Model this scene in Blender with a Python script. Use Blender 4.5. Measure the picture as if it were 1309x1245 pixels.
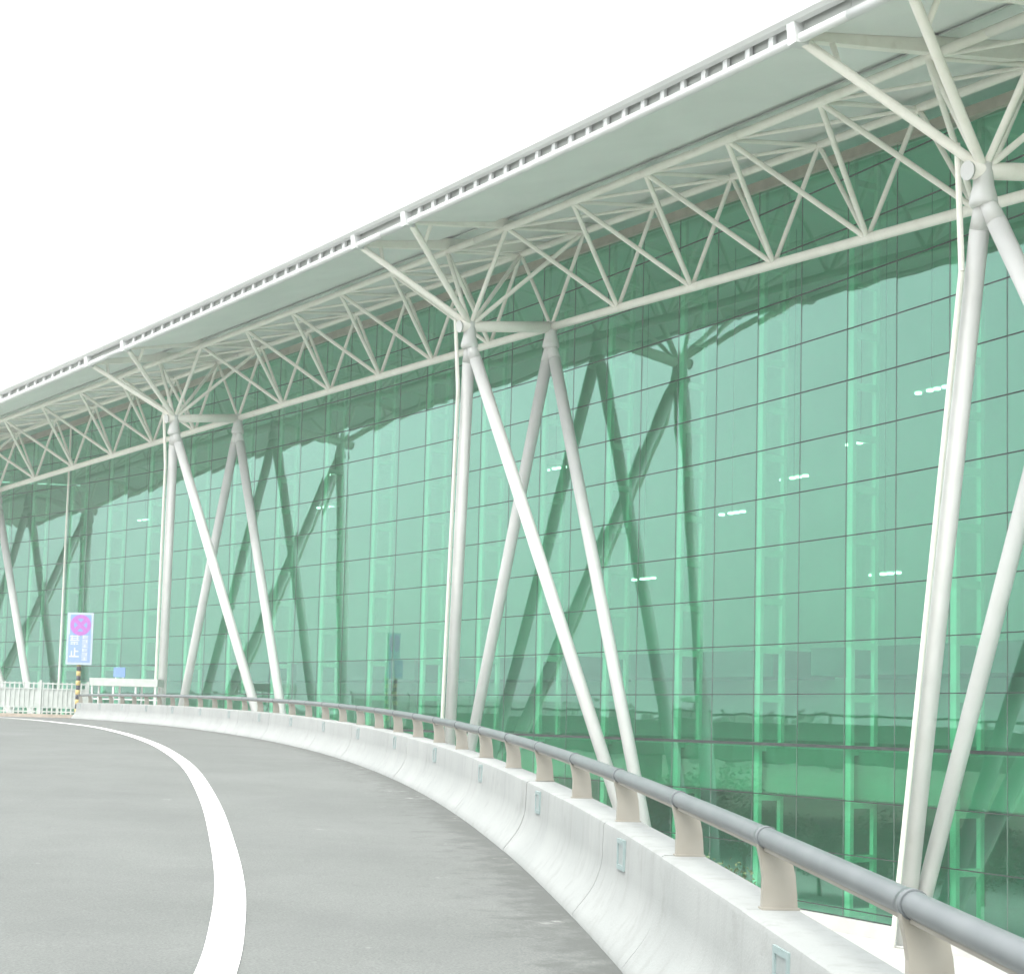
import bpy, bmesh, math, random
from mathutils import Vector, Matrix
import numpy as np

for o in list(bpy.data.objects):
    bpy.data.objects.remove(o)
scene = bpy.context.scene
COL = scene.collection
R = math.radians
random.seed(7)
rng = np.random.default_rng(11)

# ------------------------------------------------------------------ camera
EYE = 1.81                                  # eye height over the road at the near barrier post
cam_d = bpy.data.cameras.new('camera')
cam = bpy.data.objects.new('camera', cam_d)
COL.objects.link(cam)
cam_d.sensor_fit = 'HORIZONTAL'
cam_d.sensor_width = 36.0
cam_d.lens = 2021.47 / 1309.0 * 36.0
cam_d.shift_y = (757.69 - 622.5) / 1309.0   # the photograph is a crop of a larger frame
cam_d.clip_start = 0.1
cam_d.clip_end = 6000
cam.matrix_world = Matrix.Translation((0, 0, EYE)) @ Matrix.Rotation(R(90) + 0.0812383, 4, 'X') @ Matrix.Rotation(0.0249823, 4, 'Z')
scene.camera = cam

# ------------------------------------------------------------------ light
SUN_EL, SUN_AZ = 58.0, 214.0                # azimuth clockwise from +Y
world = bpy.data.worlds.new('World')
scene.world = world
world.use_nodes = True
nt = world.node_tree
nt.nodes.clear()
sky = nt.nodes.new('ShaderNodeTexSky')
sky.sky_type = 'NISHITA'
sky.sun_disc = False
sky.sun_elevation = R(SUN_EL)
sky.sun_rotation = R(SUN_AZ)
sky.air_density = 1.0
sky.dust_density = 6.0
sky.ozone_density = 1.0
hs = nt.nodes.new('ShaderNodeHueSaturation')   # a white overcast: most of the blue is gone
hs.inputs['Saturation'].default_value = 0.22
bg = nt.nodes.new('ShaderNodeBackground')
bg.inputs['Strength'].default_value = 0.15
wo = nt.nodes.new('ShaderNodeOutputWorld')
nt.links.new(sky.outputs[0], hs.inputs['Color'])
ov = nt.nodes.new('ShaderNodeMix')            # even cloud layer over the clear-sky model
ov.data_type = 'RGBA'
ov.inputs[0].default_value = 0.55
ov.inputs[7].default_value = (3.3, 3.4, 3.45, 1)
nt.links.new(hs.outputs[0], ov.inputs[6])
nt.links.new(ov.outputs[2], bg.inputs['Color'])
nt.links.new(bg.outputs[0], wo.inputs['Surface'])
sd = bpy.data.lights.new('sun', 'SUN')
sd.energy = 0.5
sd.angle = R(28)
sd.color = (1.0, 0.96, 0.9)
sun = bpy.data.objects.new('sun', sd)
COL.objects.link(sun)
az, el = R(SUN_AZ), R(SUN_EL)
sdir = Vector((math.sin(az) * math.cos(el), math.cos(az) * math.cos(el), math.sin(el)))
sun.rotation_euler = sdir.to_track_quat('Z', 'Y').to_euler()
sun.location = (0, 0, 60)
vs = scene.view_settings
vs.view_transform = 'Standard'
vs.look = 'None'
vs.gamma = 1.0
vs.use_curve_mapping = False
vs.exposure = 2.1
scene.cycles.transparent_max_bounces = 16
scene.cycles.max_bounces = 7
scene.cycles.diffuse_bounces = 4
scene.cycles.glossy_bounces = 4
scene.cycles.volume_bounces = 0

# ------------------------------------------------------------------ materials
def new_mat(name):
    m = bpy.data.materials.new(name)
    m.use_nodes = True
    return m, m.node_tree, m.node_tree.nodes['Principled BSDF']

def painted(name, c1, c2, rough=0.5, scale=3.0, metal=0.0, bump=0.0, spec=0.5, detail=4.0):
    """paint / concrete: two close tones mixed by noise, optional fine bump"""
    m, t, b = new_mat(name)
    tc = t.nodes.new('ShaderNodeTexCoord')
    geo = t.nodes.new('ShaderNodeNewGeometry')
    n = t.nodes.new('ShaderNodeTexNoise')
    n.inputs['Scale'].default_value = scale
    n.inputs['Detail'].default_value = detail
    t.links.new(geo.outputs['Position'], n.inputs['Vector'])
    r = t.nodes.new('ShaderNodeValToRGB')
    r.color_ramp.elements[0].position = 0.35
    r.color_ramp.elements[1].position = 0.68
    r.color_ramp.elements[0].color = (*c1, 1)
    r.color_ramp.elements[1].color = (*c2, 1)
    t.links.new(n.outputs['Fac'], r.inputs['Fac'])
    t.links.new(r.outputs['Color'], b.inputs['Base Color'])
    b.inputs['Roughness'].default_value = rough
    b.inputs['Metallic'].default_value = metal
    b.inputs['Specular IOR Level'].default_value = spec
    if bump:
        n2 = t.nodes.new('ShaderNodeTexNoise')
        n2.inputs['Scale'].default_value = 60
        n2.inputs['Detail'].default_value = 6
        t.links.new(geo.outputs['Position'], n2.inputs['Vector'])
        bp = t.nodes.new('ShaderNodeBump')
        bp.inputs['Strength'].default_value = bump
        bp.inputs['Distance'].default_value = 0.01
        t.links.new(n2.outputs['Fac'], bp.inputs['Height'])
        t.links.new(bp.outputs['Normal'], b.inputs['Normal'])
    return m

M = {}
M['leg'] = painted('white_steel_paint', (0.58, 0.59, 0.575), (0.63, 0.64, 0.625), 0.42, 1.2)
M['truss'] = painted('cream_steel_paint', (0.82, 0.81, 0.74), (0.87, 0.86, 0.79), 0.45, 1.5)
M['fascia'] = painted('white_fascia_paint', (0.58, 0.60, 0.595), (0.65, 0.67, 0.665), 0.4, 0.6)
M['soffit'] = painted('grey_soffit_panel', (0.66, 0.70, 0.67), (0.71, 0.75, 0.72), 0.6, 0.5)
M['gutter'] = painted('grey_gutter', (0.44, 0.47, 0.45), (0.50, 0.53, 0.51), 0.6, 0.6)
M['roof'] = painted('roof_sheet', (0.70, 0.71, 0.70), (0.78, 0.79, 0.78), 0.6, 0.5)
M['frame'] = painted('dark_joint', (0.13, 0.18, 0.16), (0.17, 0.22, 0.20), 0.5, 2)
M['joint'] = painted('dark_seal', (0.035, 0.05, 0.045), (0.05, 0.065, 0.06), 0.7, 2, spec=0.2)
M['head'] = painted('bronze_head_beam', (0.36, 0.34, 0.27), (0.44, 0.42, 0.34), 0.5, 2)
M['mast'] = painted('mast_paint', (0.84, 0.86, 0.82), (0.88, 0.90, 0.86), 0.5, 2)
M['inside'] = painted('interior_plaster', (0.72, 0.74, 0.72), (0.80, 0.82, 0.80), 0.7, 0.3)
M['inside_dark'] = painted('interior_band', (0.22, 0.28, 0.30), (0.30, 0.36, 0.38), 0.6, 0.4)
M['spandrel'] = painted('spandrel_grey', (0.38, 0.40, 0.39), (0.44, 0.46, 0.45), 0.6, 0.5)
M['floor_in'] = painted('interior_floor', (0.58, 0.58, 0.56), (0.66, 0.66, 0.64), 0.3, 0.4)
M['barrier'] = painted('white_concrete', (0.25, 0.267, 0.258), (0.285, 0.301, 0.291), 0.75, 0.9, bump=0.25, spec=0.3, detail=8)
def weather(mat, col, scale, zs, p0, p1, amount):
    """lay a second, streaky tone over a painted() material"""
    t = mat.node_tree
    b = t.nodes['Principled BSDF']
    src = b.inputs['Base Color'].links[0].from_socket
    geo = t.nodes.new('ShaderNodeNewGeometry')
    mp = t.nodes.new('ShaderNodeMapping')
    mp.inputs['Scale'].default_value = (scale, scale, scale * zs)
    t.links.new(geo.outputs['Position'], mp.inputs['Vector'])
    n = t.nodes.new('ShaderNodeTexNoise')
    n.inputs['Scale'].default_value = 1.0
    n.inputs['Detail'].default_value = 9
    n.inputs['Roughness'].default_value = 0.7
    t.links.new(mp.outputs[0], n.inputs['Vector'])
    r = t.nodes.new('ShaderNodeMapRange')
    r.inputs['From Min'].default_value = p0
    r.inputs['From Max'].default_value = p1
    r.inputs['To Max'].default_value = amount
    t.links.new(n.outputs['Fac'], r.inputs['Value'])
    x = t.nodes.new('ShaderNodeMix')
    x.data_type = 'RGBA'
    t.links.new(r.outputs[0], x.inputs[0])
    t.links.new(src, x.inputs[6])
    x.inputs[7].default_value = (*col, 1)
    t.links.new(x.outputs[2], b.inputs['Base Color'])
weather(M['barrier'], (0.15, 0.155, 0.145), 6.0, 0.12, 0.50, 0.80, 0.45)     # rain streaks
weather(M['barrier'], (0.13, 0.135, 0.12), 2.2, 1.0, 0.56, 0.80, 0.55)       # scuffs and stains
weather(M['leg'], (0.54, 0.535, 0.49), 3.0, 0.08, 0.50, 0.85, 0.45)
weather(M['truss'], (0.56, 0.52, 0.42), 2.5, 0.5, 0.52, 0.85, 0.5)
M['rail'] = painted('grey_steel_rail', (0.11, 0.126, 0.13), (0.137, 0.153, 0.157), 0.32, 5)
M['post'] = painted('beige_post', (0.25, 0.238, 0.20), (0.295, 0.283, 0.243), 0.55, 4)
M['cyan'] = painted('pale_cyan_plastic', (0.22, 0.29, 0.285), (0.25, 0.32, 0.315), 0.5, 9)
M['refl'] = painted('reflector_lens', (0.23, 0.265, 0.26), (0.27, 0.30, 0.295), 0.4, 30)
M['line'] = painted('road_paint', (0.70, 0.70, 0.68), (0.82, 0.82, 0.80), 0.7, 6, bump=0.3)
weather(M['line'], (0.26, 0.27, 0.26), 9.0, 1.0, 0.55, 0.72, 0.75)
M['fence'] = painted('white_fence_paint', (0.40, 0.44, 0.41), (0.48, 0.52, 0.49), 0.5, 3)
M['kerb'] = painted('tan_kerb', (0.34, 0.29, 0.23), (0.44, 0.38, 0.31), 0.8, 4, bump=0.3)
M['signboard'] = painted('pale_blue_board', (0.36, 0.43, 0.50), (0.40, 0.47, 0.54), 0.4, 8)
M['signblue'] = painted('sign_blue', (0.16, 0.27, 0.52), (0.18, 0.30, 0.55), 0.4, 8)
M['signpale'] = painted('sign_pale_blue', (0.19, 0.29, 0.48), (0.22, 0.32, 0.51), 0.4, 8)
M['signred'] = painted('sign_magenta', (0.34, 0.10, 0.38), (0.38, 0.12, 0.42), 0.4, 8)
M['signwhite'] = painted('sign_white', (0.50, 0.53, 0.54), (0.54, 0.57, 0.58), 0.4, 8)
M['yellow'] = painted('pole_yellow', (0.50, 0.38, 0.14), (0.54, 0.42, 0.17), 0.5, 8)
M['black'] = painted('pole_black', (0.03, 0.035, 0.05), (0.05, 0.055, 0.07), 0.5, 8)
M['greyconc'] = painted('grey_concrete', (0.24, 0.25, 0.24), (0.34, 0.35, 0.34), 0.85, 0.8, bump=0.3)
M['paving'] = painted('pale_paving', (0.46, 0.46, 0.44), (0.54, 0.54, 0.515), 0.8, 1.5, bump=0.2)
M['ground'] = painted('ground_soil_grass', (0.06, 0.085, 0.04), (0.15, 0.16, 0.10), 0.9, 0.15, detail=8)
M['bark'] = painted('bark', (0.10, 0.08, 0.06), (0.18, 0.15, 0.11), 0.9, 12)
M['leaf'] = painted('leaf_green', (0.035, 0.075, 0.025), (0.08, 0.14, 0.045), 0.55, 1.5)

# asphalt: pale worn surface with aggregate, tyre polish and faint spots
m, t, b = new_mat('worn_asphalt')
geo = t.nodes.new('ShaderNodeNewGeometry')
def noise(scale, detail=6, rough=0.6):
    n = t.nodes.new('ShaderNodeTexNoise')
    n.inputs['Scale'].default_value = scale
    n.inputs['Detail'].default_value = detail
    n.inputs['Roughness'].default_value = rough
    t.links.new(geo.outputs['Position'], n.inputs['Vector'])
    return n
def ramp(src, p0, c0, p1, c1):
    r = t.nodes.new('ShaderNodeValToRGB')
    r.color_ramp.elements[0].position = p0
    r.color_ramp.elements[1].position = p1
    r.color_ramp.elements[0].color = (*c0, 1)
    r.color_ramp.elements[1].color = (*c1, 1)
    t.links.new(src, r.inputs['Fac'])
    return r
def mixc(a, bb, fac, mode='MIX'):
    x = t.nodes.new('ShaderNodeMix')
    x.data_type = 'RGBA'
    x.blend_type = mode
    if isinstance(fac, float):
        x.inputs[0].default_value = fac
    else:
        t.links.new(fac, x.inputs[0])
    t.links.new(a, x.inputs[6])
    if isinstance(bb, tuple):
        x.inputs[7].default_value = (*bb, 1)
    else:
        t.links.new(bb, x.inputs[7])
    return x.outputs[2]
big = ramp(noise(0.35, 5).outputs['Fac'], 0.3, (0.120, 0.130, 0.122), 0.7, (0.150, 0.161, 0.152))
fine = ramp(noise(55, 3).outputs['Fac'], 0.32, (0.70, 0.70, 0.70), 0.68, (1.25, 1.25, 1.24))
c = mixc(big.outputs[0], fine.outputs[0], 0.8, 'MULTIPLY')
att = t.nodes.new('ShaderNodeAttribute')
att.attribute_name = 'gutter'
def mathn(op, a_, b_):
    x = t.nodes.new('ShaderNodeMath')
    x.operation = op
    for k, v in ((0, a_), (1, b_)):
        if isinstance(v, float): x.inputs[k].default_value = v
        else: t.links.new(v, x.inputs[k])
    return x.outputs[0]
# dirt that collects along the foot of the barrier, ragged edge
dirt = mathn('ADD', att.outputs['Fac'], mathn('MULTIPLY', mathn('SUBTRACT', noise(3.2, 8, 0.7).outputs['Fac'], 0.5), 1.9))
dirt = ramp(dirt, 0.55, (0, 0, 0), 0.95, (1, 1, 1)).outputs[0]
c = mixc(c, (0.085, 0.092, 0.085), mathn('MULTIPLY', dirt, 0.9))
# streaky dark patches of tyre and oil along the lanes
c = mixc(c, (0.10, 0.107, 0.103), mathn('MULTIPLY', ramp(noise(0.55, 9, 0.72).outputs['Fac'], 0.48, (0, 0, 0), 0.70, (1, 1, 1)).outputs[0], 0.42))
# pale crumbs of cement spilled near the barrier
spv = mathn('ADD', noise(1.9, 10, 0.68).outputs['Fac'], mathn('MULTIPLY', att.outputs['Fac'], 0.085))
spot = ramp(spv, 0.68, (0, 0, 0), 0.76, (1, 1, 1))
c = mixc(c, (0.30, 0.31, 0.295), mixc(spot.outputs[0], (0.0, 0.0, 0.0), 0.1))
t.links.new(c, b.inputs['Base Color'])
b.inputs['Roughness'].default_value = 0.8
b.inputs['Specular IOR Level'].default_value = 0.3
bp = t.nodes.new('ShaderNodeBump')
bp.inputs['Strength'].default_value = 0.35
bp.inputs['Distance'].default_value = 0.01
t.links.new(noise(90, 4).outputs['Fac'], bp.inputs['Height'])
t.links.new(bp.outputs['Normal'], b.inputs['Normal'])
M['asphalt'] = m

# green tinted glass: a see-through tint under a Fresnel reflection
m = bpy.data.materials.new('green_glass')
m.use_nodes = True
t = m.node_tree
t.nodes.clear()
out = t.nodes.new('ShaderNodeOutputMaterial')
mix = t.nodes.new('ShaderNodeMixShader')
tr = t.nodes.new('ShaderNodeBsdfTransparent')
tr.inputs['Color'].default_value = (0.53, 0.86, 0.71, 1)
gl = t.nodes.new('ShaderNodeBsdfGlossy')
gl.inputs['Color'].default_value = (0.74, 1.0, 0.96, 1)
gl.inputs['Roughness'].default_value = 0.015
lw = t.nodes.new('ShaderNodeLayerWeight')
lw.inputs['Blend'].default_value = 0.5
pw5 = t.nodes.new('ShaderNodeMath')
pw5.operation = 'POWER'
pw5.inputs[1].default_value = 3.0
t.links.new(lw.outputs['Facing'], pw5.inputs[0])
ma = t.nodes.new('ShaderNodeMath')
ma.operation = 'MULTIPLY_ADD'
ma.inputs[1].default_value = 0.80
ma.inputs[2].default_value = 0.088
t.links.new(pw5.outputs[0], ma.inputs[0])
t.links.new(ma.outputs[0], mix.inputs[0])
t.links.new(tr.outputs[0], mix.inputs[1])
t.links.new(gl.outputs[0], mix.inputs[2])
t.links.new(mix.outputs[0], out.inputs['Surface'])
gw_n = t.nodes.new('ShaderNodeTexNoise')
gw_n.inputs['Scale'].default_value = 0.55
gw_n.inputs['Detail'].default_value = 1.0
gw_g = t.nodes.new('ShaderNodeNewGeometry')
t.links.new(gw_g.outputs['Position'], gw_n.inputs['Vector'])
gw_b = t.nodes.new('ShaderNodeBump')            # the slight waviness of tempered panes
gw_b.inputs['Strength'].default_value = 1.0
gw_b.inputs['Distance'].default_value = 0.006
t.links.new(gw_n.outputs['Fac'], gw_b.inputs['Height'])
t.links.new(gw_b.outputs['Normal'], gl.inputs['Normal'])
M['glass'] = m

m, t, b = new_mat('lamp_glow')
b.inputs['Base Color'].default_value = (0.9, 0.9, 0.85, 1)
b.inputs['Emission Color'].default_value = (1.0, 0.97, 0.88, 1)
b.inputs['Emission Strength'].default_value = 1.3
M['lamp'] = m

# ------------------------------------------------------------------ helpers
def link(name, me, parent=None, loc=None):
    o = bpy.data.objects.new(name, me)
    COL.objects.link(o)
    if parent is not None:
        o.parent = parent
    if loc is not None:
        o.location = loc
    return o

def empty(name, loc=(0, 0, 0)):
    o = bpy.data.objects.new(name, None)
    o.empty_display_size = 0.3
    COL.objects.link(o)
    o.location = loc
    return o

def tag(o, label=None, cat=None, group=None, kind=None):
    if label: o['label'] = label
    if cat: o['category'] = cat
    if group: o['group'] = group
    if kind: o['kind'] = kind
    return o

def mesh_from(name, verts, faces, mat, smooth=False):
    me = bpy.data.meshes.new(name)
    me.from_pydata([tuple(v) for v in verts], [], faces)
    me.materials.append(mat)
    if smooth:
        me.polygons.foreach_set('use_smooth', [True] * len(me.polygons))
    me.update()
    return me

def fix_normals(me):
    bm = bmesh.new()
    bm.from_mesh(me)
    bmesh.ops.recalc_face_normals(bm, faces=bm.faces)
    bm.to_mesh(me)
    bm.free()
    return me

_cyl, _box = {}, {}
def cyl_mesh(mat, n=18):
    if (mat, n) not in _cyl:
        v = []
        for z in (0, 1):
            for k in range(n):
                a = 2 * math.pi * k / n
                v.append((math.cos(a), math.sin(a), z))
        f = [(k, (k + 1) % n, n + (k + 1) % n, n + k) for k in range(n)]
        f += [tuple(reversed(range(n))), tuple(range(n, 2 * n))]
        me = mesh_from('tube_' + mat, v, f, M[mat])
        for q in me.polygons[:n]:
            q.use_smooth = True
        _cyl[(mat, n)] = me
    return _cyl[(mat, n)]

def box_mesh(mat, bev=0.0):
    key = (mat, bev)
    if key not in _box:
        bm = bmesh.new()
        bmesh.ops.create_cube(bm, size=1.0)
        me = bpy.data.meshes.new('block_' + mat)
        bm.to_mesh(me)
        bm.free()
        me.materials.append(M[mat])
        _box[key] = me
    return _box[key]

def P0of(parent):
    """world location of an unrotated, unscaled parent chain"""
    v = Vector((0, 0, 0))
    while parent is not None:
        v += parent.location
        parent = parent.parent
    return v

def tube(name, a, b, r, mat, parent=None, n=18):
    a, b = Vector(a), Vector(b)
    d = b - a
    q = d.to_track_quat('Z', 'Y')
    o = link(name, cyl_mesh(mat, n), parent)
    o.rotation_mode = 'QUATERNION'
    o.location = a - P0of(parent)
    o.rotation_quaternion = q
    o.scale = (r, r, d.length)
    return o

def block(name, c, dims, mat, parent=None, rz=0.0, rx=0.0):
    o = link(name, box_mesh(mat), parent)
    o.location = Vector(c) - P0of(parent)
    o.scale = dims
    o.rotation_euler = (rx, 0, rz)
    return o

def add_tube(V, Fc, a, b, r0, r1=None, n=12, caps=True):
    r1 = r0 if r1 is None else r1
    a, b = Vector(a), Vector(b)
    d = (b - a).normalized()
    u = d.orthogonal().normalized()
    w = d.cross(u)
    i0 = len(V)
    for p, r in ((a, r0), (b, r1)):
        for k in range(n):
            an = 2 * math.pi * k / n
            V.append(p + (u * math.cos(an) + w * math.sin(an)) * r)
    for k in range(n):
        Fc.append((i0 + k, i0 + (k + 1) % n, i0 + n + (k + 1) % n, i0 + n + k))
    if caps:
        Fc.append(tuple(i0 + n - 1 - k for k in range(n)))
        Fc.append(tuple(i0 + n + k for k in range(n)))

def sweep(rings, closed_ring=True, caps=True):
    """rings: list of equal-length vertex lists"""
    V, Fc = [], []
    n = len(rings[0])
    for r in rings:
        V += list(r)
    for i in range(len(rings) - 1):
        for k in range(n if closed_ring else n - 1):
            k2 = (k + 1) % n
            Fc.append((i * n + k, i * n + k2, (i + 1) * n + k2, (i + 1) * n + k))
    if caps and closed_ring:
        Fc.append(tuple(reversed(range(n))))
        Fc.append(tuple(range((len(rings) - 1) * n, len(rings) * n)))
    return V, Fc

# ------------------------------------------------------------------ ROAD (the ramp that carries the camera)
BX, BY, BH, K0, K1, K2, Z0, G0, G1 = 1.559472, 6.123097, 0.073524, 0.004813, 0.000183, -7e-06, -1.806716, 0.035948, -0.00045
HR, HW = 1.150, 0.774
PSP = 2.3192
_S = np.linspace(-40, 100, 2801)
_h = BH + K0 * _S + K1 * _S ** 2 / 2 + K2 * _S ** 3 / 6
_ds = _S[1] - _S[0]
_cx = np.concatenate([[0], np.cumsum((-np.sin(_h[1:]) - np.sin(_h[:-1])) / 2 * _ds)])
_cy = np.concatenate([[0], np.cumsum((np.cos(_h[1:]) + np.cos(_h[:-1])) / 2 * _ds)])
_X = BX + _cx - np.interp(0, _S, _cx)
_Y = BY + _cy - np.interp(0, _S, _cy)
_Z = np.where(_S < 79, Z0 + G0 * _S + G1 * _S ** 2 / 2, Z0 + G0 * 79 + G1 * 79 ** 2 / 2) + EYE

def bar(s, d, h):
    """point beside the barrier line: s along it, d to the left (road side), h above the road"""
    x, y, z, a = (float(np.interp(s, _S, q)) for q in (_X, _Y, _Z, _h))
    return Vector((x - math.cos(a) * d, y - math.sin(a) * d, z + h))
def bar_rz(s):
    return float(np.interp(s, _S, _h))
def road_z(x, y):
    i = int(np.hypot(_X - x, _Y - y).argmin())
    return float(_Z[i])

DW = 27.0
ss = np.concatenate([np.arange(-32, 92.1, 1.0)])
dd = [-0.2, 0.36, 0.55, 0.9, 1.6, 3.0, 6.0, 9.0, 12.0, 16.0, 20.0, 24.0, DW]
rings = []
for s in ss:
    ring = [bar(s, d, 0) for d in dd] + [bar(s, DW, -1.1), bar(s, 20, -1.3), bar(s, 6, -1.3), bar(s, -0.2, -1.0)]
    rings.append(ring)
V, Fc = sweep(rings)
rme = fix_normals(mesh_from('road', V, Fc, M['asphalt']))
at = rme.attributes.new('gutter', 'FLOAT', 'POINT')
gut = [1.0, 1.0, 0.88, 0.6, 0.34, 0.12]
at.data.foreach_set('value', [gut[k] if k < len(gut) else 0.0 for _ in rings for k in range(len(rings[0]))])
road = link('road', rme)
tag(road, kind='structure')

# white edge line on the asphalt
LP = [(-1.35, 4.2), (-1.6, 7.5), (-1.83, 10.23), (-2.1, 12.19), (-2.46, 14.31), (-3.07, 17.35), (-4.23, 22.71), (-5.87, 29.59), (-7.37, 35.08),
      (-9.18, 41.01), (-11.52, 47.75), (-14.4, 55.14), (-16.99, 60.47), (-19.89, 66.13), (-22.95, 71.62), (-26.5, 77.0)]
tt = np.arange(len(LP))
def cr(P, u):
    """Catmull-Rom through P"""
    i = min(max(int(u), 0), len(P) - 2)
    f = u - i
    p = [np.array(P[min(max(i + k, 0), len(P) - 1)]) for k in (-1, 0, 1, 2)]
    return 0.5 * ((2 * p[1]) + (-p[0] + p[2]) * f + (2 * p[0] - 5 * p[1] + 4 * p[2] - p[3]) * f * f + (-p[0] + 3 * p[1] - 3 * p[2] + p[3]) * f ** 3)
V, Fc = [], []
us = np.linspace(0, len(LP) - 1, 320)
pts = [cr(LP, u) for u in us]
for i, q in enumerate(pts):
    d = pts[min(i + 1, len(pts) - 1)] - pts[max(i - 1, 0)]
    d /= np.hypot(*d)
    n = np.array([-d[1], d[0]])
    for k in (-1, 1):
        w = q + n * k * 0.133
        V.append((w[0], w[1], road_z(*w) + 0.006))
Fc = [(2 * i, 2 * i + 1, 2 * i + 3, 2 * i + 2) for i in range(len(pts) - 1)]
tag(link('edge_line_marking', fix_normals(mesh_from('edge_line', V, Fc, M['line']))), kind='structure')
V = []
for x, y in ((-13.5, 41.0), (-13.36, 41.08), (-15.0, 45.0), (-15.14, 44.92)):
    V.append((x, y, road_z(x, y) + 0.006))
tag(link('lane_dash_marking', mesh_from('lane_dash', V, [(0, 1, 2, 3)], M['line'])), kind='structure')

# ------------------------------------------------------------------ CONCRETE BARRIER
SEG0, SEG1 = -8, 33                       # segment k runs from k*PSP to (k+1)*PSP
base = bar(0, 0, 0)
barrier = empty('concrete_barrier', base)
tag(barrier, 'long white concrete road barrier with flared foot, curving along the right edge of the road', 'barrier')
prof = [(-0.20, -0.95), (-0.20, 0.745), (-0.175, 0.774), (0.100, 0.774), (0.122, 0.762), (0.130, 0.735), (0.138, 0.48), (0.150, 0.40),
        (0.166, 0.35), (0.188, 0.29), (0.215, 0.238), (0.248, 0.188), (0.285, 0.138), (0.325, 0.09), (0.370, 0.03), (0.372, -0.02), (0.372, -0.95)]
for k in range(SEG0, SEG1):
    s0, s1 = k * PSP + 0.006, (k + 1) * PSP - 0.006
    jz, jd = random.uniform(-0.004, 0.004), random.uniform(-0.005, 0.005)
    rings = [[bar(s, d + jd, h + jz) - base for d, h in prof] for s in np.linspace(s0, s1, 4)]
    V, Fc = sweep(rings)
    me = fix_normals(mesh_from('segment', V, Fc, M['barrier'], True))
    me.set_sharp_from_angle(angle=R(38))
    link('barrier_segment', me, barrier)
# reflector frames on every second segment
V, Fc = [], []
def add_box(V, Fc, c, ax, dims):
    i0 = len(V)
    for sx in (-.5, .5):
        for sy in (-.5, .5):
            for sz in (-.5, .5):
                V.append(Vector(c) + ax[0] * sx * dims[0] + ax[1] * sy * dims[1] + ax[2] * sz * dims[2])
    for f in ((0, 1, 3, 2), (4, 6, 7, 5), (0, 4, 5, 1), (2, 3, 7, 6), (0, 2, 6, 4), (1, 5, 7, 3)):
        Fc.append(tuple(i0 + j for j in f))
ex, ey, ez = Vector((1, 0, 0)), Vector((0, 1, 0)), Vector((0, 0, 1))
for sx in (-1, 1):
    add_box(V, Fc, (0, sx * 0.125, 0), (ex, ey, ez), (0.020, 0.036, 0.23))
    add_box(V, Fc, (0, 0, sx * 0.0975), (ex, ey, ez), (0.020, 0.214, 0.035))
refl_me = fix_normals(mesh_from('reflector_frame', V, Fc, M['cyan']))
V, Fc = [], []
add_box(V, Fc, (0.004, 0, 0), (ex, ey, ez), (0.010, 0.214, 0.160))
lens_me = mesh_from('reflector_lens', V, Fc, M['refl'])
for k in range(SEG0, SEG1):
    if k % 2 == 0:
        s = (k + 0.62) * PSP
        o = link('reflector', refl_me, barrier, bar(s, 0.138, 0.61) - base)
        o.rotation_euler.z = bar_rz(s)
        link('lens', lens_me, o)

# ------------------------------------------------------------------ HANDRAIL on the barrier
rail = empty('handrail', bar(0, 0, HW))
rb = bar(0, 0, HW)
tag(rail, 'round grey steel handrail on beige posts along the top of the concrete barrier', 'handrail')
rings = []
for s in np.arange(SEG0 * PSP, SEG1 * PSP + 0.01, 0.58):
    a = bar_rz(s)
    c = bar(s, 0, HR)
    L = Vector((-math.cos(a), -math.sin(a), 0))
    rings.append([c + (L * math.cos(q) + ez * math.sin(q)) * 0.054 - rb for q in np.linspace(0, 2 * math.pi, 20, endpoint=False)])
V, Fc = sweep(rings)
link('rail', fix_normals(mesh_from('rail', V, Fc, M['rail'], True)), rail)
# flat bar under the tube
rings = []
for s in np.arange(SEG0 * PSP, SEG1 * PSP + 0.01, 0.58):
    rings.append([bar(s, d, HR + h) - rb for d, h in ((0.018, -0.050), (0.018, -0.068), (-0.018, -0.068), (-0.018, -0.050))])
V, Fc = sweep(rings)
link('underside_strip', fix_normals(mesh_from('strip', V, Fc, M['post'])), rail)
pp = [(0.050, 1.135), (0.046, 1.09), (0.030, 1.02), (0.018, 0.94), (0.020, 0.86), (0.022, 0.774), (-0.168, 0.774), (-0.163, 0.86), (-0.154, 0.95),
      (-0.135, 1.04), (-0.095, 1.10), (-0.040, 1.135)]
V, Fc = sweep([[Vector((-d, y, h - HW)) for d, h in pp] for y in (-0.024, 0.024)])
post_me = fix_normals(mesh_from('post_plate', V, Fc, M['post']))
V, Fc = [], []
add_box(V, Fc, (0.073, 0, 0.006), (ex, ey, ez), (0.205, 0.085, 0.012))
foot_me = mesh_from('post_foot', V, Fc, M['post'])
V, Fc = [], []
add_tube(V, Fc, (0, -0.036, 0), (0, 0.036, 0), 0.0605, n=20)
ring_me = fix_normals(mesh_from('clamp_ring', V, Fc, M['rail'], False))
for q in ring_me.polygons[:20]: q.use_smooth = True
for k in range(SEG0, SEG1 + 1):
    s = k * PSP
    o = link('post', post_me, rail, bar(s, 0, HW) - rb)
    o.rotation_euler.z = bar_rz(s)
    link('foot_plate', foot_me, o)
    link('clamp_ring', ring_me, o, (0, 0, HR - HW))

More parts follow.
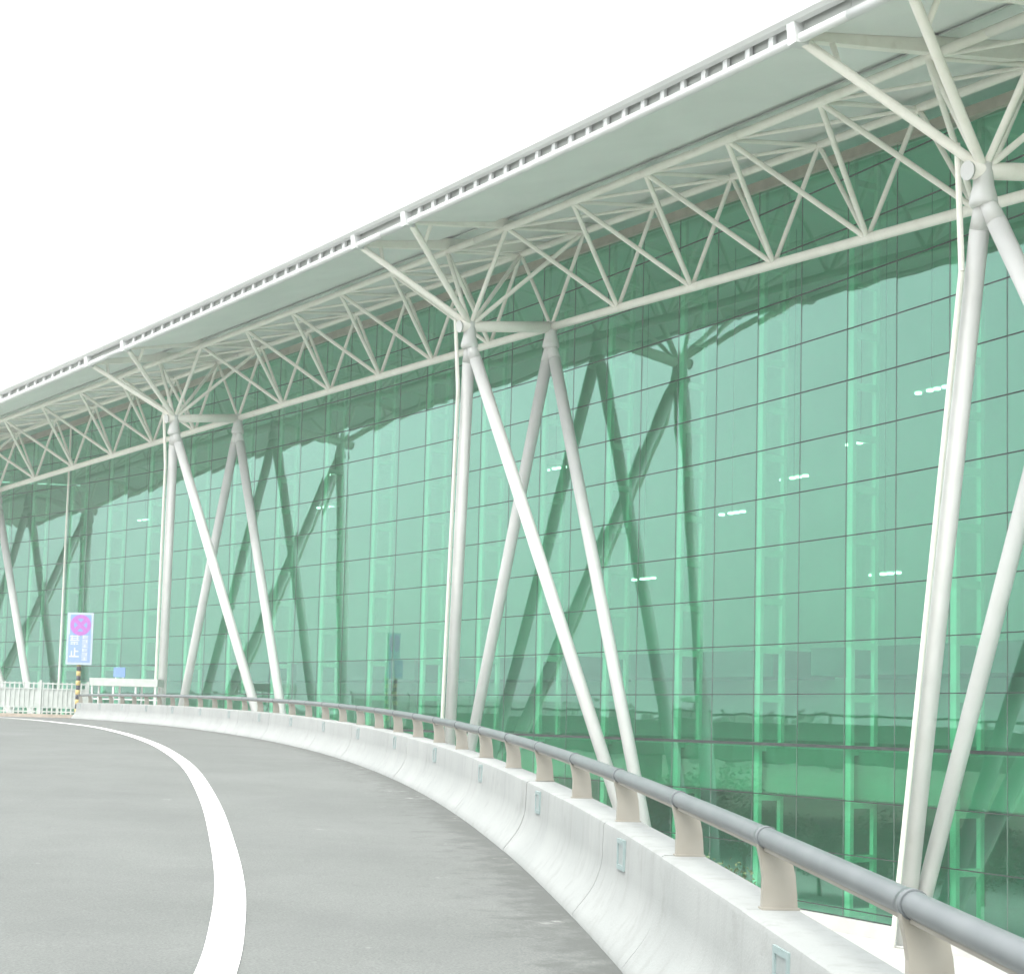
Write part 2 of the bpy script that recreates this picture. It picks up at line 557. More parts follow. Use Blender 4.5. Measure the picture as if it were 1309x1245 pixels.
# ------------------------------------------------------------------ TERMINAL geometry (curved in plan)
SC = 1.5
CX0, CY0, TH, KAP = 0.86181, 41.0698, 0.57113, 0.00763812
def th_at(s): return TH - KAP * s
def arc(s, off, y):
    """s along the facade (18 to a bay), off inward from the truss line, y above the eye; result in metres"""
    a = th_at(s)
    x = CX0 + (math.cos(a) - math.cos(TH)) / KAP + off * math.cos(a)
    z = CY0 + (math.sin(a) - math.sin(TH)) / KAP + off * math.sin(a)
    return Vector((x * SC, z * SC, y * SC + EYE))
def HH(s): return 10.4041 - 0.649346 * s / 18 - 0.559607 * (s / 18) ** 2        # lower chord
def EE(s): return 11.9375 - 0.5246 * s / 18 - 0.6194 * (s / 18) ** 2            # eave tube
def rz_at(s): return math.atan2(-math.cos(th_at(s)), math.sin(th_at(s)))       # local x = along the facade, toward the camera
GY = -4.05                                   # ground floor level
GZ = GY * SC + EYE
AG = 0.76126                                 # glass line
SMIN, SMAX = -46.5, 27.0
GROUPS = (-36, -18, 0, 18)
W_O, D_O = 2.50234, 0.380965
OFF_U, DH_U = -2.386, 1.899
OFF_I, DH_I = -0.031, 2.254
OFF_E = -5.1016
SB = 1.368

TB = empty('terminal_building', arc(0, AG, GY))
tag(TB, 'long curved airport terminal with green glass wall, white X-shaped columns and overhanging trussed roof', 'building')
T0 = Vector(TB.location)

def part(name, V, Fc, mat, parent=TB, smooth=False):
    return link(name, fix_normals(mesh_from(name, [Vector(v) - P0of(parent) for v in V], Fc, M[mat], smooth)), parent)

# --- glass wall
GT, DZ = 0.737073, 1.08214
rows = [GT + DZ * k for k in range(-4, 12)]
def head(s): return HH(s) + 2.22
def soff_i(off, s): return HH(s) + 2.10 + (off - OFF_U) * 0.165           # inner soffit level
cols = np.arange(SMIN, SMAX - 0.01, 1.5)
rings = []
for s in np.arange(SMIN, SMAX + 0.01, 1.5):
    rings.append([arc(s, AG + o, head(s) + h) for o, h in ((-0.11, -0.16), (0.11, -0.16), (0.11, 0.06), (-0.11, 0.06))])
V, Fc = sweep(rings)
glass_wall = part('glass_wall', V, Fc, 'head')          # the head beam that carries the mullions and panes
glass_wall['label'] = 'curved wall of square green glass panes under a bronze head beam'
pw = 1.5 * SC - 0.022
V, Fc = [], []
add_box(V, Fc, (0, 0, 0.5), (ex, ey, ez), (pw, 0.024, 1.0))
pane_me = fix_normals(mesh_from('glass_pane', V, Fc, M['glass']))
panes = []
for s in cols:
    a, b2 = arc(s, AG, 0), arc(s + 1.5, AG, 0)
    mid = (a + b2) / 2
    d = b2 - a
    rz = math.atan2(d.y, d.x)
    hd = min(head(s), head(s + 1.5)) - 0.06
    levels = [GY + 0.30] + rows
    for j in range(len(levels) - 1):
        z0, z1 = levels[j], levels[j + 1]
        if z0 > hd - 0.12: break
        z1 = min(z1, hd)
        panes.append((mid, rz, z0 * SC + EYE + 0.011, (z1 - z0) * SC - 0.022, s))
        if z1 == hd: break
def in_view(mid, z):
    x, y = mid.x, mid.y
    u = 654.5 + 2021.47 * x / y
    return (-30 < u < 1340), y
order = sorted(range(len(panes)), key=lambda i: (not in_view(panes[i][0], 0)[0], panes[i][0].y))
rest_V, rest_F = [], []
for r_, i in enumerate(order):
    mid, rz, z0, h, s = panes[i]
    tilt, yaw = random.gauss(0, 0.0017), random.gauss(0, 0.0017)
    if r_ < 300:
        o = link('glass_pane', pane_me, glass_wall)
        o.location = Vector((mid.x, mid.y, z0)) - T0
        o.rotation_euler = (tilt, 0, rz + yaw)
        o.scale = (1, 1, h)
    else:
        mt = Matrix.Translation((mid.x, mid.y, z0)) @ Matrix.Rotation(rz + yaw, 4, 'Z') @ Matrix.Rotation(tilt, 4, 'X')
        add_box(rest_V, rest_F, mt @ Vector((0, 0, h / 2)), (mt.to_3x3() @ ex, mt.to_3x3() @ ey, mt.to_3x3() @ ez), (pw, 0.024, h))
far = link('far_glass_panes', fix_normals(mesh_from('far_panes', [v - T0 for v in rest_V], rest_F, M['glass'])), glass_wall)
tag(far, kind='stuff')
for s in list(cols) + [SMAX]:
    a = arc(s, AG, GY)
    top = head(s) * SC + EYE - 0.2
    block('mullion', (a.x, a.y, (a.z + top) / 2), (0.013, 0.034, top - a.z), 'frame', glass_wall, rz_at(s))
for j, y in enumerate([GY + 0.30] + rows):
    hgt, dep = (0.030, 0.05)
    if j == 4: hgt, dep = 0.10, 0.12       # floor edge
    run = [s for s in np.arange(SMIN, SMAX + 0.01, 1.5) if y < head(s) - 0.2]
    if len(run) < 2: continue
    rings = [[arc(s, AG + o / SC, y + h / SC) for o, h in ((-dep / 2, -hgt / 2), (dep / 2, -hgt / 2), (dep / 2, hgt / 2), (-dep / 2, hgt / 2))] for s in run]
    V, Fc = sweep(rings)
    part('transom', V, Fc, 'joint', glass_wall)
# plinth under the glass
rings = [[arc(s, AG + o, GY + h) for o, h in ((-0.12, -0.1), (0.2, -0.1), (0.2, 0.285), (-0.12, 0.285))] for s in np.arange(SMIN, SMAX + 0.01, 1.5)]
V, Fc = sweep(rings)
part('plinth', V, Fc, 'paving')
# joint cover strip on the far glass
a, b2 = arc(-31.5, AG - 0.09, GY), arc(-31.5, AG - 0.09, head(-31.5) - 0.2)
block('joint_cover', (a + b2) / 2, (0.11, 0.08, b2.z - a.z), 'truss', TB, rz_at(-31.5))

# --- interior masts (ladder trusses behind every second mullion)
for k in range(-16, 9):
    s = 1.5 + 3 * k
    if s < SMIN + 1 or s > SMAX - 1: continue
    top = head(s) + 0.15
    V, Fc = [], []
    a = th_at(s)
    ax = (Vector((math.sin(a), -math.cos(a), 0)), Vector((math.cos(a), math.sin(a), 0)), ez)
    for off, w in ((AG + 0.15, 0.24), (AG + 0.78, 0.17)):
        p0, p1 = arc(s, off, GY), arc(s, off, top)
        add_box(V, Fc, (p0 + p1) / 2, ax, (w, 0.14, p1.z - p0.z))
    mast = part('mast', V, Fc, 'mast')
    for y in rows:
        if y < top - 0.4:
            block('rung', arc(s, AG + 0.465, y - 0.09), (0.15, 0.55 * SC, 0.22), 'mast', mast, rz_at(s))

# --- interior shell
def strip(name, o0, y0, o1, y1, mat, th=0.15, s0=SMIN, s1=SMAX):
    rings = []
    for s in np.arange(s0, s1 + 0.01, 1.5):
        ya = y0(s) if callable(y0) else y0
        yb = y1(s) if callable(y1) else y1
        rings.append([arc(s, o0, ya), arc(s, o1, yb), arc(s, o1, yb + th), arc(s, o0, ya + th)])
    V, Fc = sweep(rings)
    return part(name, V, Fc, mat)
BK = 12.0
strip('upper_floor', AG + 0.95, -0.345 - 0.3, BK, -0.345 - 0.3, 'floor_in', 0.28)
strip('ground_floor', AG + 0.2, GY - 0.1, BK, GY - 0.1, 'floor_in', 0.1)
strip('ceiling', AG + 0.02, lambda s: soff_i(AG, s) + 0.03, BK, lambda s: soff_i(AG, s) + 1.2, 'inside', 0.12)
rings = [[arc(s, BK, GY), arc(s, BK + 0.3, GY), arc(s, BK + 0.3, soff_i(AG, s) + 1.45), arc(s, BK + 0.002, soff_i(AG, s) + 1.45)] for s in np.arange(SMIN, SMAX + 0.01, 1.5)]
V, Fc = sweep(rings)
part('back_wall', V, Fc, 'inside')
for s in (SMIN - 0.2, SMAX + 0.2):
    q = [arc(s, AG - 0.1, GY), arc(s, BK + 0.3, GY), arc(s, BK + 0.3, soff_i(AG, s) + 1.15), arc(s, AG - 0.1, soff_i(AG, s))]
    e = (arc(s + 0.15, 5, 0) - arc(s - 0.15, 5, 0))
    V, Fc = sweep([q, [v + e for v in q]])
    part('end_wall', V, Fc, 'inside')
# dark service band and balustrade inside, seen dimly through the glass
for s0 in np.arange(-45, 24, 9.0):
    rings = [[arc(s, o, y) for o, y in ((BK - 2.6, 1.55), (BK - 0.02, 1.55), (BK - 0.02, 2.35), (BK - 2.6, 2.35))] for s in np.arange(s0, s0 + 7.6, 1.5)]
    V, Fc = sweep(rings)
    part('service_unit', V, Fc, 'inside_dark')

# pale spandrel band under the floor edge and the wall of the lower storey
strip('spandrel', AG + 0.34, -0.345 - 1.06, AG + 0.42, -0.345 - 1.06, 'spandrel', 0.98)
rings = [[arc(s, AG + o, y) for o, y in ((3.0, GY), (3.1, GY), (3.1, -0.66), (3.0, -0.66))] for s in np.arange(SMIN, SMAX + 0.01, 1.5)]
V, Fc = sweep(rings)
part('lower_wall', V, Fc, 'inside_dark')

# --- roof
roof = None
rings = []
for s in np.arange(SMIN - 1.5, SMAX + 1.6, 1.5):
    e = EE(s)
    rings.append([arc(s, -4.62, e + 0.575), arc(s, OFF_U, HH(s) + 2.55), arc(s, AG, HH(s) + 3.05), arc(s, BK + 1, HH(s) + 4.2),
                  arc(s, BK + 1, HH(s) + 4.35), arc(s, AG, HH(s) + 3.2), arc(s, OFF_U, HH(s) + 2.68), arc(s, -4.62, e + 0.655)])
V, Fc = sweep(rings)
roof = part('roof', V, Fc, 'roof')

def soff_o(off, s):                      # outer soffit level, from eave tube to upper chord
    f = (off + 4.98) / (OFF_U + 4.98)
    return (EE(s) + 0.03) * (1 - f) + (HH(s) + 2.06) * f
spans = []
edges = [SMIN]
for g in GROUPS:
    edges += [g - SB, g + SB]
edges.append(SMAX)
for i in range(len(edges) - 1):
    spans.append((edges[i] + 0.09, edges[i + 1] - 0.09, i % 2))
for s0, s1, grp in spans:
    n = max(2, int((s1 - s0) / 1.5) + 1)
    S_ = np.linspace(s0, s1, n)
    lift = 0.10 if grp else 0.0
    rings = [[arc(s, -4.98, soff_o(-4.98, s) + lift), arc(s, OFF_U - 0.36, soff_o(OFF_U - 0.36, s) + lift),
              arc(s, OFF_U - 0.36, soff_o(OFF_U - 0.36, s) + lift + 0.04), arc(s, -4.98, soff_o(-4.98, s) + lift + 0.04)] for s in S_]
    V, Fc = sweep(rings)
    part('soffit_panel', V, Fc, 'soffit', roof)
    rings = [[arc(s, OFF_U + 0.05, soff_i(OFF_U + 0.05, s) + lift), arc(s, AG - 0.13, soff_i(AG - 0.13, s) + lift),
              arc(s, AG - 0.13, soff_i(AG - 0.13, s) + lift + 0.04), arc(s, OFF_U + 0.05, soff_i(OFF_U + 0.05, s) + lift + 0.04)] for s in S_]
    V, Fc = sweep(rings)
    part('soffit_panel', V, Fc, 'soffit', roof)
    # shadow joint above the upper chord: a recessed strip with a lip down to the outer panel
    rings = [[arc(s, OFF_U - 0.42, soff_o(OFF_U - 0.42, s) + 0.045 + lift), arc(s, OFF_U - 0.37, soff_o(OFF_U - 0.37, s) + 0.045 + lift),
              arc(s, OFF_U - 0.37, soff_o(OFF_U - 0.37, s) + 0.10 + lift), arc(s, OFF_U + 0.12, soff_o(OFF_U + 0.12, s) + 0.10 + lift),
              arc(s, OFF_U + 0.12, soff_o(OFF_U + 0.12, s) + 0.14 + lift), arc(s, OFF_U - 0.42, soff_o(OFF_U - 0.42, s) + 0.14 + lift)] for s in S_]
    V, Fc = sweep(rings)
    part('soffit_joint', V, Fc, 'soffit', roof)
# rafters, end brackets
for g in GROUPS:
    for k in (-1, 1):
        s = g + k * SB
        w = 0.075
        rings = []
        for off, lo, hi in ((-5.02, EE(s) - 0.02, EE(s) + 0.16), (-3.7, soff_o(-3.7, s) - 0.10, soff_o(-3.7, s) + 0.16),
                            (OFF_U, HH(s) + 1.92, HH(s) + 2.22), (-0.8, soff_i(-0.8, s) - 0.22, soff_i(-0.8, s) + 0.12), (AG - 0.12, soff_i(AG, s) - 0.12, soff_i(AG, s) + 0.10)):
            rings.append([arc(s - w, off, lo), arc(s + w, off, lo), arc(s + w, off, hi), arc(s - w, off, hi)])
        V, Fc = sweep(rings)
        part('rafter', V, Fc, 'truss', roof)
        a = th_at(s)
        rings = [[arc(s + q, o, EE(s) + h) for o, h in ((-5.22, -0.10), (-4.96, -0.10), (-4.90, 0.40), (-5.28, 0.34))] for q in (-0.11, 0.11)]
        V, Fc = sweep(rings)
        part('end_bracket', V, Fc, 'fascia', roof)
# fascia nose, one length per bay
fp = [(-5.16, 0.215), (-5.265, 0.235), (-5.325, 0.30), (-5.335, 0.39), (-5.30, 0.49), (-5.215, 0.575), (-5.06, 0.63), (-4.82, 0.66), (-4.62, 0.665), (-4.62, 0.57), (-5.05, 0.52), (-5.16, 0.40)]
bays = [SMIN, -36, -18, 0, 18, SMAX]
for b0, b1 in zip(bays[:-1], bays[1:]):
    S_ = np.linspace(b0 + 0.006, b1 - 0.006, max(3, int((b1 - b0) / 1.5) + 1))
    rings = [[arc(s, o, EE(s) + h) for o, h in fp] for s in S_]
    V, Fc = sweep(rings)
    f = part('fascia', V, Fc, 'fascia')
    rings = []
    for s in S_:
        c0 = arc(s, OFF_E, EE(s))
        a = th_at(s)
        nn = Vector((math.cos(a), math.sin(a), 0))
        rings.append([c0 + (nn * math.cos(q) + ez * math.sin(q)) * 0.082 * SC for q in np.linspace(0, 2 * math.pi, 16, endpoint=False)])
    V, Fc = sweep(rings)
    part('eave_tube', V, Fc, 'fascia', f, True)
    rings = [[arc(s, -5.07, EE(s) + 0.07), arc(s, -5.04, EE(s) + 0.07), arc(s, -5.04, EE(s) + 0.49), arc(s, -5.07, EE(s) + 0.49)] for s in S_]
    V, Fc = sweep(rings)
    part('gutter_wall', V, Fc, 'gutter', f)
    lo = b0 + SB if b0 != SMIN else b0 + 0.4
    hi = b1 - SB if b1 != SMAX else b1 - 0.4
    n = int(round((hi - lo) / 0.68))
    for k in range(1, n):
        s = lo + (hi - lo) * k / n
        block('fascia_post', arc(s, -5.135, EE(s) + 0.15), (0.19, 0.10, 0.20 * SC), 'fascia', f, rz_at(s))

# --- trusses: one truss part per bay with its chords and web members
def node_l(s): return arc(s, 0, HH(s))
def node_u(s): return arc(s, OFF_U, HH(s) + DH_U)
def node_i(s): return arc(s, OFF_I, HH(s) + DH_I)
def chord_tube(fn, s0, s1, r):
    S_ = np.arange(s0, s1 + 0.01, 1.5)
    rings = []
    for s in S_:
        c0 = fn(s)
        a = th_at(s)
        nn = Vector((math.cos(a), math.sin(a), 0))
        rings.append([c0 + (nn * math.cos(q) + ez * math.sin(q)) * r * SC for q in np.linspace(0, 2 * math.pi, 16, endpoint=False)])
    return sweep(rings)
RW = 0.057 * SC
for b0, b1 in zip((-45, -36, -18, 0, 18), (-36, -18, 0, 18, 27)):
    V, Fc = chord_tube(node_l, b0, b1, 0.105)
    tr_ = part('truss', V, Fc, 'truss', TB, True)       # its lower chord; the rest hangs from it
    V, Fc = chord_tube(node_u, b0, b1, 0.088)
    part('outer_chord', V, Fc, 'truss', tr_, True)
    V, Fc = chord_tube(node_i, b0, b1, 0.088)
    part('inner_chord', V, Fc, 'truss', tr_, True)
    for s in np.arange(b0, b1 - 0.01, 3.0):
        m_ = s + 1.5
        for q in (s, s + 3):
            if q not in GROUPS:
                tube('web_member', node_l(q), node_u(m_), RW, 'truss', tr_, 12)
            tube('web_member', node_l(q), node_i(m_), RW * 0.9, 'truss', tr_, 12)
        tube('cross_tie', node_u(m_), node_i(m_), RW * 0.8, 'truss', tr_, 12)
        if m_ + 3 < SMAX:
            tube('cross_tie', node_u(m_), node_i(m_ + 3), RW * 0.7, 'truss', tr_, 12)

# --- column groups
LEGR = 0.157 * SC
def cone_tube(a, b, r0, r1, n=20):
    V, Fc = [], []
    add_tube(V, Fc, a, b, r0, r1, n)
    return V, Fc
side = {-36: 'farthest white X-shaped column group, at the left edge of the photo', -18: 'white X-shaped column group second from the left',
        0: 'white X-shaped column group in the middle of the glass wall', 18: 'nearest white X-shaped column group, at the right edge of the photo'}
for g in GROUPS:
    O = arc(g, -W_O, HH(g) - D_O)
    I = arc(g, 0, HH(g))
    din = (I - O).normalized()
    V, Fc = [], []
    add_tube(V, Fc, O - din * 0.30 * SC, I + din * 0.12 * SC, 0.135 * SC, 0.15 * SC, 24)
    column = part('column', V, Fc, 'truss', TB, False)      # the thick strut between the two heads carries the group
    column['label'] = side[g]
    for q in column.data.polygons[:24]: q.use_smooth = True
    tube('strut_cap', O - din * 0.335 * SC, O - din * 0.296 * SC, 0.15 * SC, 'leg', column, 24)
    for nm, Hn in (('outer', O), ('inner', I)):
        V, Fc = [], []
        zs = ((0.15, 0.08), (0.11, 0.14), (-0.08, 0.155), (-0.24, 0.165), (-0.44, 0.215), (-0.52, 0.225), (-0.57, 0.19))
        n = 20
        for i, (dz, r) in enumerate(zs):
            for k in range(n):
                an = 2 * math.pi * k / n
                V.append(Hn + Vector((math.cos(an) * r * SC, math.sin(an) * r * SC, dz * SC)))
        for i in range(len(zs) - 1):
            for k in range(n):
                Fc.append((i * n + k, i * n + (k + 1) % n, (i + 1) * n + (k + 1) % n, (i + 1) * n + k))
        Fc.append(tuple(range(n)))
        Fc.append(tuple(range((len(zs) - 1) * n, len(zs) * n)))
        hub = part('cast_hub', V, Fc, 'leg', column, True)
    for (top, s, off) in ((O, -5.33, 0.42), (O, 5.0, -0.16), (I, -5.22, 0.50), (I, 4.85, 0.20)):
        t0 = top + Vector((0, 0, -0.36 * SC))
        bpt = arc(g + s, off, GY)
        dd_ = (bpt - t0).normalized()
        V, Fc = [], []
        add_tube(V, Fc, t0 + dd_ * 0.10 * SC, t0 + dd_ * 0.55 * SC, LEGR * 0.8, LEGR, 24)
        add_tube(V, Fc, t0 + dd_ * 0.55 * SC, bpt - dd_ * 0.0, LEGR, LEGR, 24)
        leg = part('leg', V, Fc, 'leg', column, False)
        for q in leg.data.polygons:
            if len(q.vertices) == 4: q.use_smooth = True
        tube('base_plate', bpt, bpt + Vector((0, 0, 0.06)), LEGR * 1.6, 'leg', column, 20)
    for k in (-1, 1):
        e = arc(g + k * SB, OFF_E + 0.10, EE(g + k * SB) - 0.02)
        o = tube('eave_arm', O + Vector((0, 0, 0.05)), e, 0.082 * SC, 'truss', column)
        stub = O.lerp(e, 0.80)
        up = arc(g + k * SB, -4.45, soff_o(-4.45, g + k * SB))
        tube('arm_stub', stub, up, 0.05 * SC, 'truss', column, 12)
        tube('fan_arm', O, node_u(g + k * 1.5), RW * 1.05, 'truss', column, 12)
        tube('fan_arm', O, node_i(g + k * 1.5), RW * 1.0, 'truss', column, 12)
    # down pipe in front of the far leg
    l0, l1 = O + Vector((0, 0, -0.36 * SC)), arc(g - 5.33, 0.42, GY)
    a_ = th_at(g)
    nn = Vector((math.cos(a_), math.sin(a_), 0)) * -0.27 * SC
    top, elbow = arc(g - 0.27, -2.80, HH(g) + 0.10), l0.lerp(l1, 0.09) + nn
    V, Fc = [], []
    add_tube(V, Fc, top, elbow, 0.05 * SC, n=14)
    add_tube(V, Fc, elbow, l1 + nn, 0.05 * SC, n=14)
    part('down_pipe', V, Fc, 'truss', column)

# ------------------------------------------------------------------ GROUND, paving, trees
V, Fc = [], []
gs = 700
V = [(-gs, -gs, GZ - 0.02), (gs, -gs, GZ - 0.02), (gs, gs, GZ - 0.02), (-gs, gs, GZ - 0.02)]
tag(link('ground', mesh_from('ground', V, [(0, 1, 2, 3)], M['ground'])), kind='structure')
rings = []
for s in np.arange(SMIN - 3, SMAX + 3.1, 1.5):
    rings.append([arc(s, -13, GY), arc(s, AG - 0.13, GY), arc(s, AG - 0.13, GY - 0.012), arc(s, -13, GY - 0.012)])
V, Fc = sweep(rings)
tag(link('apron', fix_normals(mesh_from('apron', V, Fc, M['paving']))), kind='structure')
# piers under the ramp
for s in (-24, 0, 24, 48, 72):
    c0 = bar(s, 8.5, 0)
    if c0.z - 1.25 - GZ > 0.4:
        o = tube('ramp_pier', (c0.x, c0.y, GZ), (c0.x, c0.y, c0.z - 1.28), 0.7, 'greyconc')
        tag(o, kind='structure')

def tree(name, loc, h, rad, label, n=2600, group=None):
    root = empty(name, loc)
    tag(root, label, 'tree', group)
    V, Fc = [], []
    add_tube(V, Fc, (0, 0, 0), (0.03, 0.02, h * 0.5), 0.05 * h ** .5, 0.03 * h ** .5, 10)
    lims = []
    for k in range(7):
        an = k * 2.4 + random.random()
        e = Vector((math.cos(an) * rad * 0.6, math.sin(an) * rad * 0.6, h * random.uniform(0.6, 0.9)))
        add_tube(V, Fc, (0.02, 0.01, h * random.uniform(0.3, 0.48)), e, 0.022 * h ** .5, 0.008, 8)
        lims.append(e)
    link('trunk', mesh_from('trunk', V, Fc, M['bark']), root)
    V, Fc = [], []
    cl = [(e, rad * random.uniform(0.35, 0.55)) for e in lims] + [(Vector((0, 0, h * 0.86)), rad * 0.5), (Vector((0.1, 0, h * 0.68)), rad * 0.55)]
    for i in range(n):
        c0, r = random.choice(cl)
        d = Vector((random.gauss(0, 1), random.gauss(0, 1), random.gauss(0, 0.8))).normalized() * r * random.random() ** 0.45
        p = c0 + d
        u = Vector((random.gauss(0, 1), random.gauss(0, 1), random.gauss(0, 1))).normalized()
        w = u.orthogonal().normalized()
        sz = random.uniform(0.05, 0.11) * (h / 4) ** 0.5
        i0 = len(V)
        V += [p - u * sz, p + w * sz * 0.5, p + u * sz, p - w * sz * 0.5]
        Fc.append((i0, i0 + 1, i0 + 2, i0 + 3))
    link('crown', mesh_from('crown', V, Fc, M['leaf']), root)
    return root
for x, y, h, r_, lab in ((-2.4, 58.5, 4.3, 1.9, 'tall dark leafy tree mirrored low in the glass right of the middle columns'),
                         (-0.2, 48.2, 2.7, 1.7, 'dark bushy tree mirrored at the bottom right corner of the glass'),
                         (0.8, 51.0, 2.9, 1.8, 'dark bushy tree mirrored just left of the nearest columns'),
                         (-0.6, 55.0, 2.6, 1.5, 'low bush mirrored behind the handrail posts'),
                         (-5.0, 61.5, 3.7, 1.5, 'small tree mirrored behind the middle columns'),
                         (2.2, 50.2, 2.3, 1.6, 'rounded shrub mirrored at the foot of the glass, left of the nearest columns'),
                         (3.7, 46.9, 2.5, 1.7, 'broad shrub mirrored at the foot of the glass between the nearest legs'),
                         (5.3, 43.4, 2.3, 1.5, 'shrub mirrored in the bottom right corner of the glass, above the handrail'),
                         (1.0, 53.0, 2.1, 1.4, 'lowest dark shrub mirrored behind the second handrail post'),
                         (-1.9, 56.8, 2.9, 1.5, 'dark shrub mirrored beside the tall dark tree')):
    tree('garden_tree', (x, y, GZ), h, r_, lab, group='trees below the ramp')

# far belt of trees across the field, met only in the mirror of the glass
V, Fc = [], []
for i in range(5200):
    y = random.uniform(-60, 420)
    x = -200 - 18 * math.sin(y * 0.021) - random.uniform(0, 22)
    hh = 7.0 + 2.6 * math.sin(y * 0.13) + 1.8 * math.sin(y * 0.31 + 1) + random.uniform(-1, 1.5)
    z = GZ + hh * random.random() ** 0.7
    u = Vector((random.gauss(0, 1), random.gauss(0, 1), random.gauss(0, 1))).normalized()
    w = u.orthogonal().normalized()
    sz = random.uniform(0.8, 1.9)
    p = Vector((x, y, z))
    i0 = len(V)
    V += [p - u * sz, p + w * sz * 0.6, p + u * sz, p - w * sz * 0.6]
    Fc.append((i0, i0 + 1, i0 + 2, i0 + 3))
tag(link('tree_belt', mesh_from('tree_belt', V, Fc, M['leaf'])), 'far dark belt of trees mirrored along the horizon in the glass', 'trees', kind='stuff')

# ------------------------------------------------------------------ FAR END of the ramp: deck, kerb, fence, sign, canopy
def px(u, v, Y):
    """direction of a photograph pixel, met at distance Y"""
    du, dv = u - 654.5, v - 757.69
    c, s = math.cos(0.0249823), math.sin(0.0249823)
    x, y = c * du + s * dv, -s * du + c * dv
    x /= 2021.47; yc = -y / 2021.47
    c, s = math.cos(0.0812383), math.sin(0.0812383)
    up, fw = yc * c + s, c - yc * s
    return Vector((x / fw * Y, Y, up / fw * Y + EYE))
FZ = float(_Z[np.argmin(np.abs(_S - 79))])                # road level at the far end
KZ = FZ + 0.14
V, Fc = [], []
q = [(-16.2, 80.5), (-12.4, 83.0), (-19.5, 90.5), (-34, 87.2), (-38, 80.0), (-21.0, 81.6)]
V = [Vector((x, y, KZ - 0.02)) for x, y in q] + [Vector((x, y, KZ - 0.9)) for x, y in q]
n = len(q)
Fc = [tuple(range(n)), tuple(reversed(range(n, 2 * n)))] + [(k, n + k, n + (k + 1) % n, (k + 1) % n) for k in range(n)]
tag(link('departure_deck', fix_normals(mesh_from('deck', V, Fc, M['paving']))), kind='structure')
for x, y in ((-17.5, 86.0), (-33, 83.5)):
    tag(tube('deck_pier', (x, y, GZ), (x, y, KZ - 0.9), 0.5, 'greyconc'), kind='structure')
# tan kerb below the fence
f0, f1 = Vector((-21.6, 81.2, 0)), Vector((-38, 78.6, 0))
dv = (f1 - f0).normalized()
nv = Vector((-dv.y, dv.x, 0))
V, Fc = [], []
add_box(V, Fc, (f0 + f1) / 2 + Vector((0, 0, FZ + 0.04)), (dv, nv, ez), ((f1 - f0).length, 0.5, 0.26))
tag(link('kerb', fix_normals(mesh_from('kerb', V, Fc, M['kerb']))), kind='structure')
fz = FZ + 0.17
fence = empty('picket_fence', (f0.x, f0.y, fz))
tag(fence, 'white metal picket fence at the far left end of the road', 'fence')
L = (f1 - f0).length
frz = math.atan2(dv.y, dv.x)
FH = 1.62
def fpt(t, h): return f0 + dv * t + Vector((0, 0, fz + h))
for h in (0.12, 0.34, 1.28, 1.55):
    block('fence_rail', fpt(L / 2, h), (L, 0.05, 0.06), 'fence', fence, frz)
k = 0
tpos = 0.1
while tpos < L:
    block('picket', fpt(tpos, FH / 2) , (0.07, 0.035, FH), 'fence', fence, frz)
    tpos += 0.235
    k += 1
tpos = 0.0
while tpos < L + 0.1:
    block('fence_post', fpt(tpos, (FH + 0.1) / 2), (0.13, 0.13, FH + 0.1), 'fence', fence, frz)
    tpos += 2.35
tpos = 0.05
while tpos + 2.3 < L:
    block('infill_panel', fpt(tpos + 1.175, 0.81) + nv * (-0.03), (2.18, 0.016, 0.86), 'fence', fence, frz)
    tpos += 2.35

# no-stopping sign on a yellow and black pole
SY = 79.6
sp = px(98, 912, SY)
sign = empty('road_sign', (sp.x, sp.y, road_z(sp.x, sp.y)))
tag(sign, 'tall pale blue no-stopping sign on a yellow and black striped pole', 'sign')
zb = sign.location.z
zt = px(104, 851, SY).z
n = 12
h = (zt + 0.2 - zb) / n
for k in range(n):
    tube('pole_band', (sp.x, sp.y, zb + k * h), (sp.x, sp.y, zb + (k + 1) * h), 0.115 if k % 2 else 0.105, 'yellow' if k % 2 else 'black', sign, 16)
bl, br_ = px(88.5, 783, SY), px(118.5, 850, SY)
bc = Vector(((bl.x + br_.x) / 2, SY - 0.2, (bl.z + br_.z) / 2))
bw, bh = br_.x - bl.x, bl.z - br_.z
board = block('board', bc, (bw, 0.06, bh), 'signboard', sign)
board.scale = (1, 1, 1)
V, Fc = [], []
add_box(V, Fc, (0, 0, 0), (ex, ey, ez), (bw, 0.06, bh))
board.data = fix_normals(mesh_from('board', V, Fc, M['signboard']))
def flat(name, x, z, w, hh, mat, y=-0.036, dep=0.012, rot=0.0):
    o = link(name, box_mesh(mat), board, (x, y, z))
    o.scale = (w, dep, hh)
    o.rotation_euler.y = rot
    return o
def disc(name, r0, r1, x, z, mat, y):
    V, Fc = [], []
    n = 36
    for r in (r0, r1):
        for k in range(n):
            an = 2 * math.pi * k / n
            V.append((math.cos(an) * r, 0, math.sin(an) * r))
    Fc = [(k, (k + 1) % n, n + (k + 1) % n, n + k) for k in range(n)] if r0 > 0 else [tuple(range(n, 2 * n))]
    if r0 == 0: V = V
    return link(name, mesh_from(name, V, Fc, M[mat]), board, (x, y, z))
pw_ = bw * 0.80
zc = bh / 2 - bw * 0.08 - pw_ / 2
flat('blue_field', 0.02, zc, pw_ , pw_, 'signblue')
disc('red_ring', pw_ * 0.32, pw_ * 0.50, 0.02, zc, 'signred', -0.046)
for a_ in (45, -45):
    flat('red_bar', 0.02, zc, pw_ * 0.80, pw_ * 0.19, 'signred', -0.0445 + (0.002 if a_ < 0 else 0.0), 0.006, R(a_))
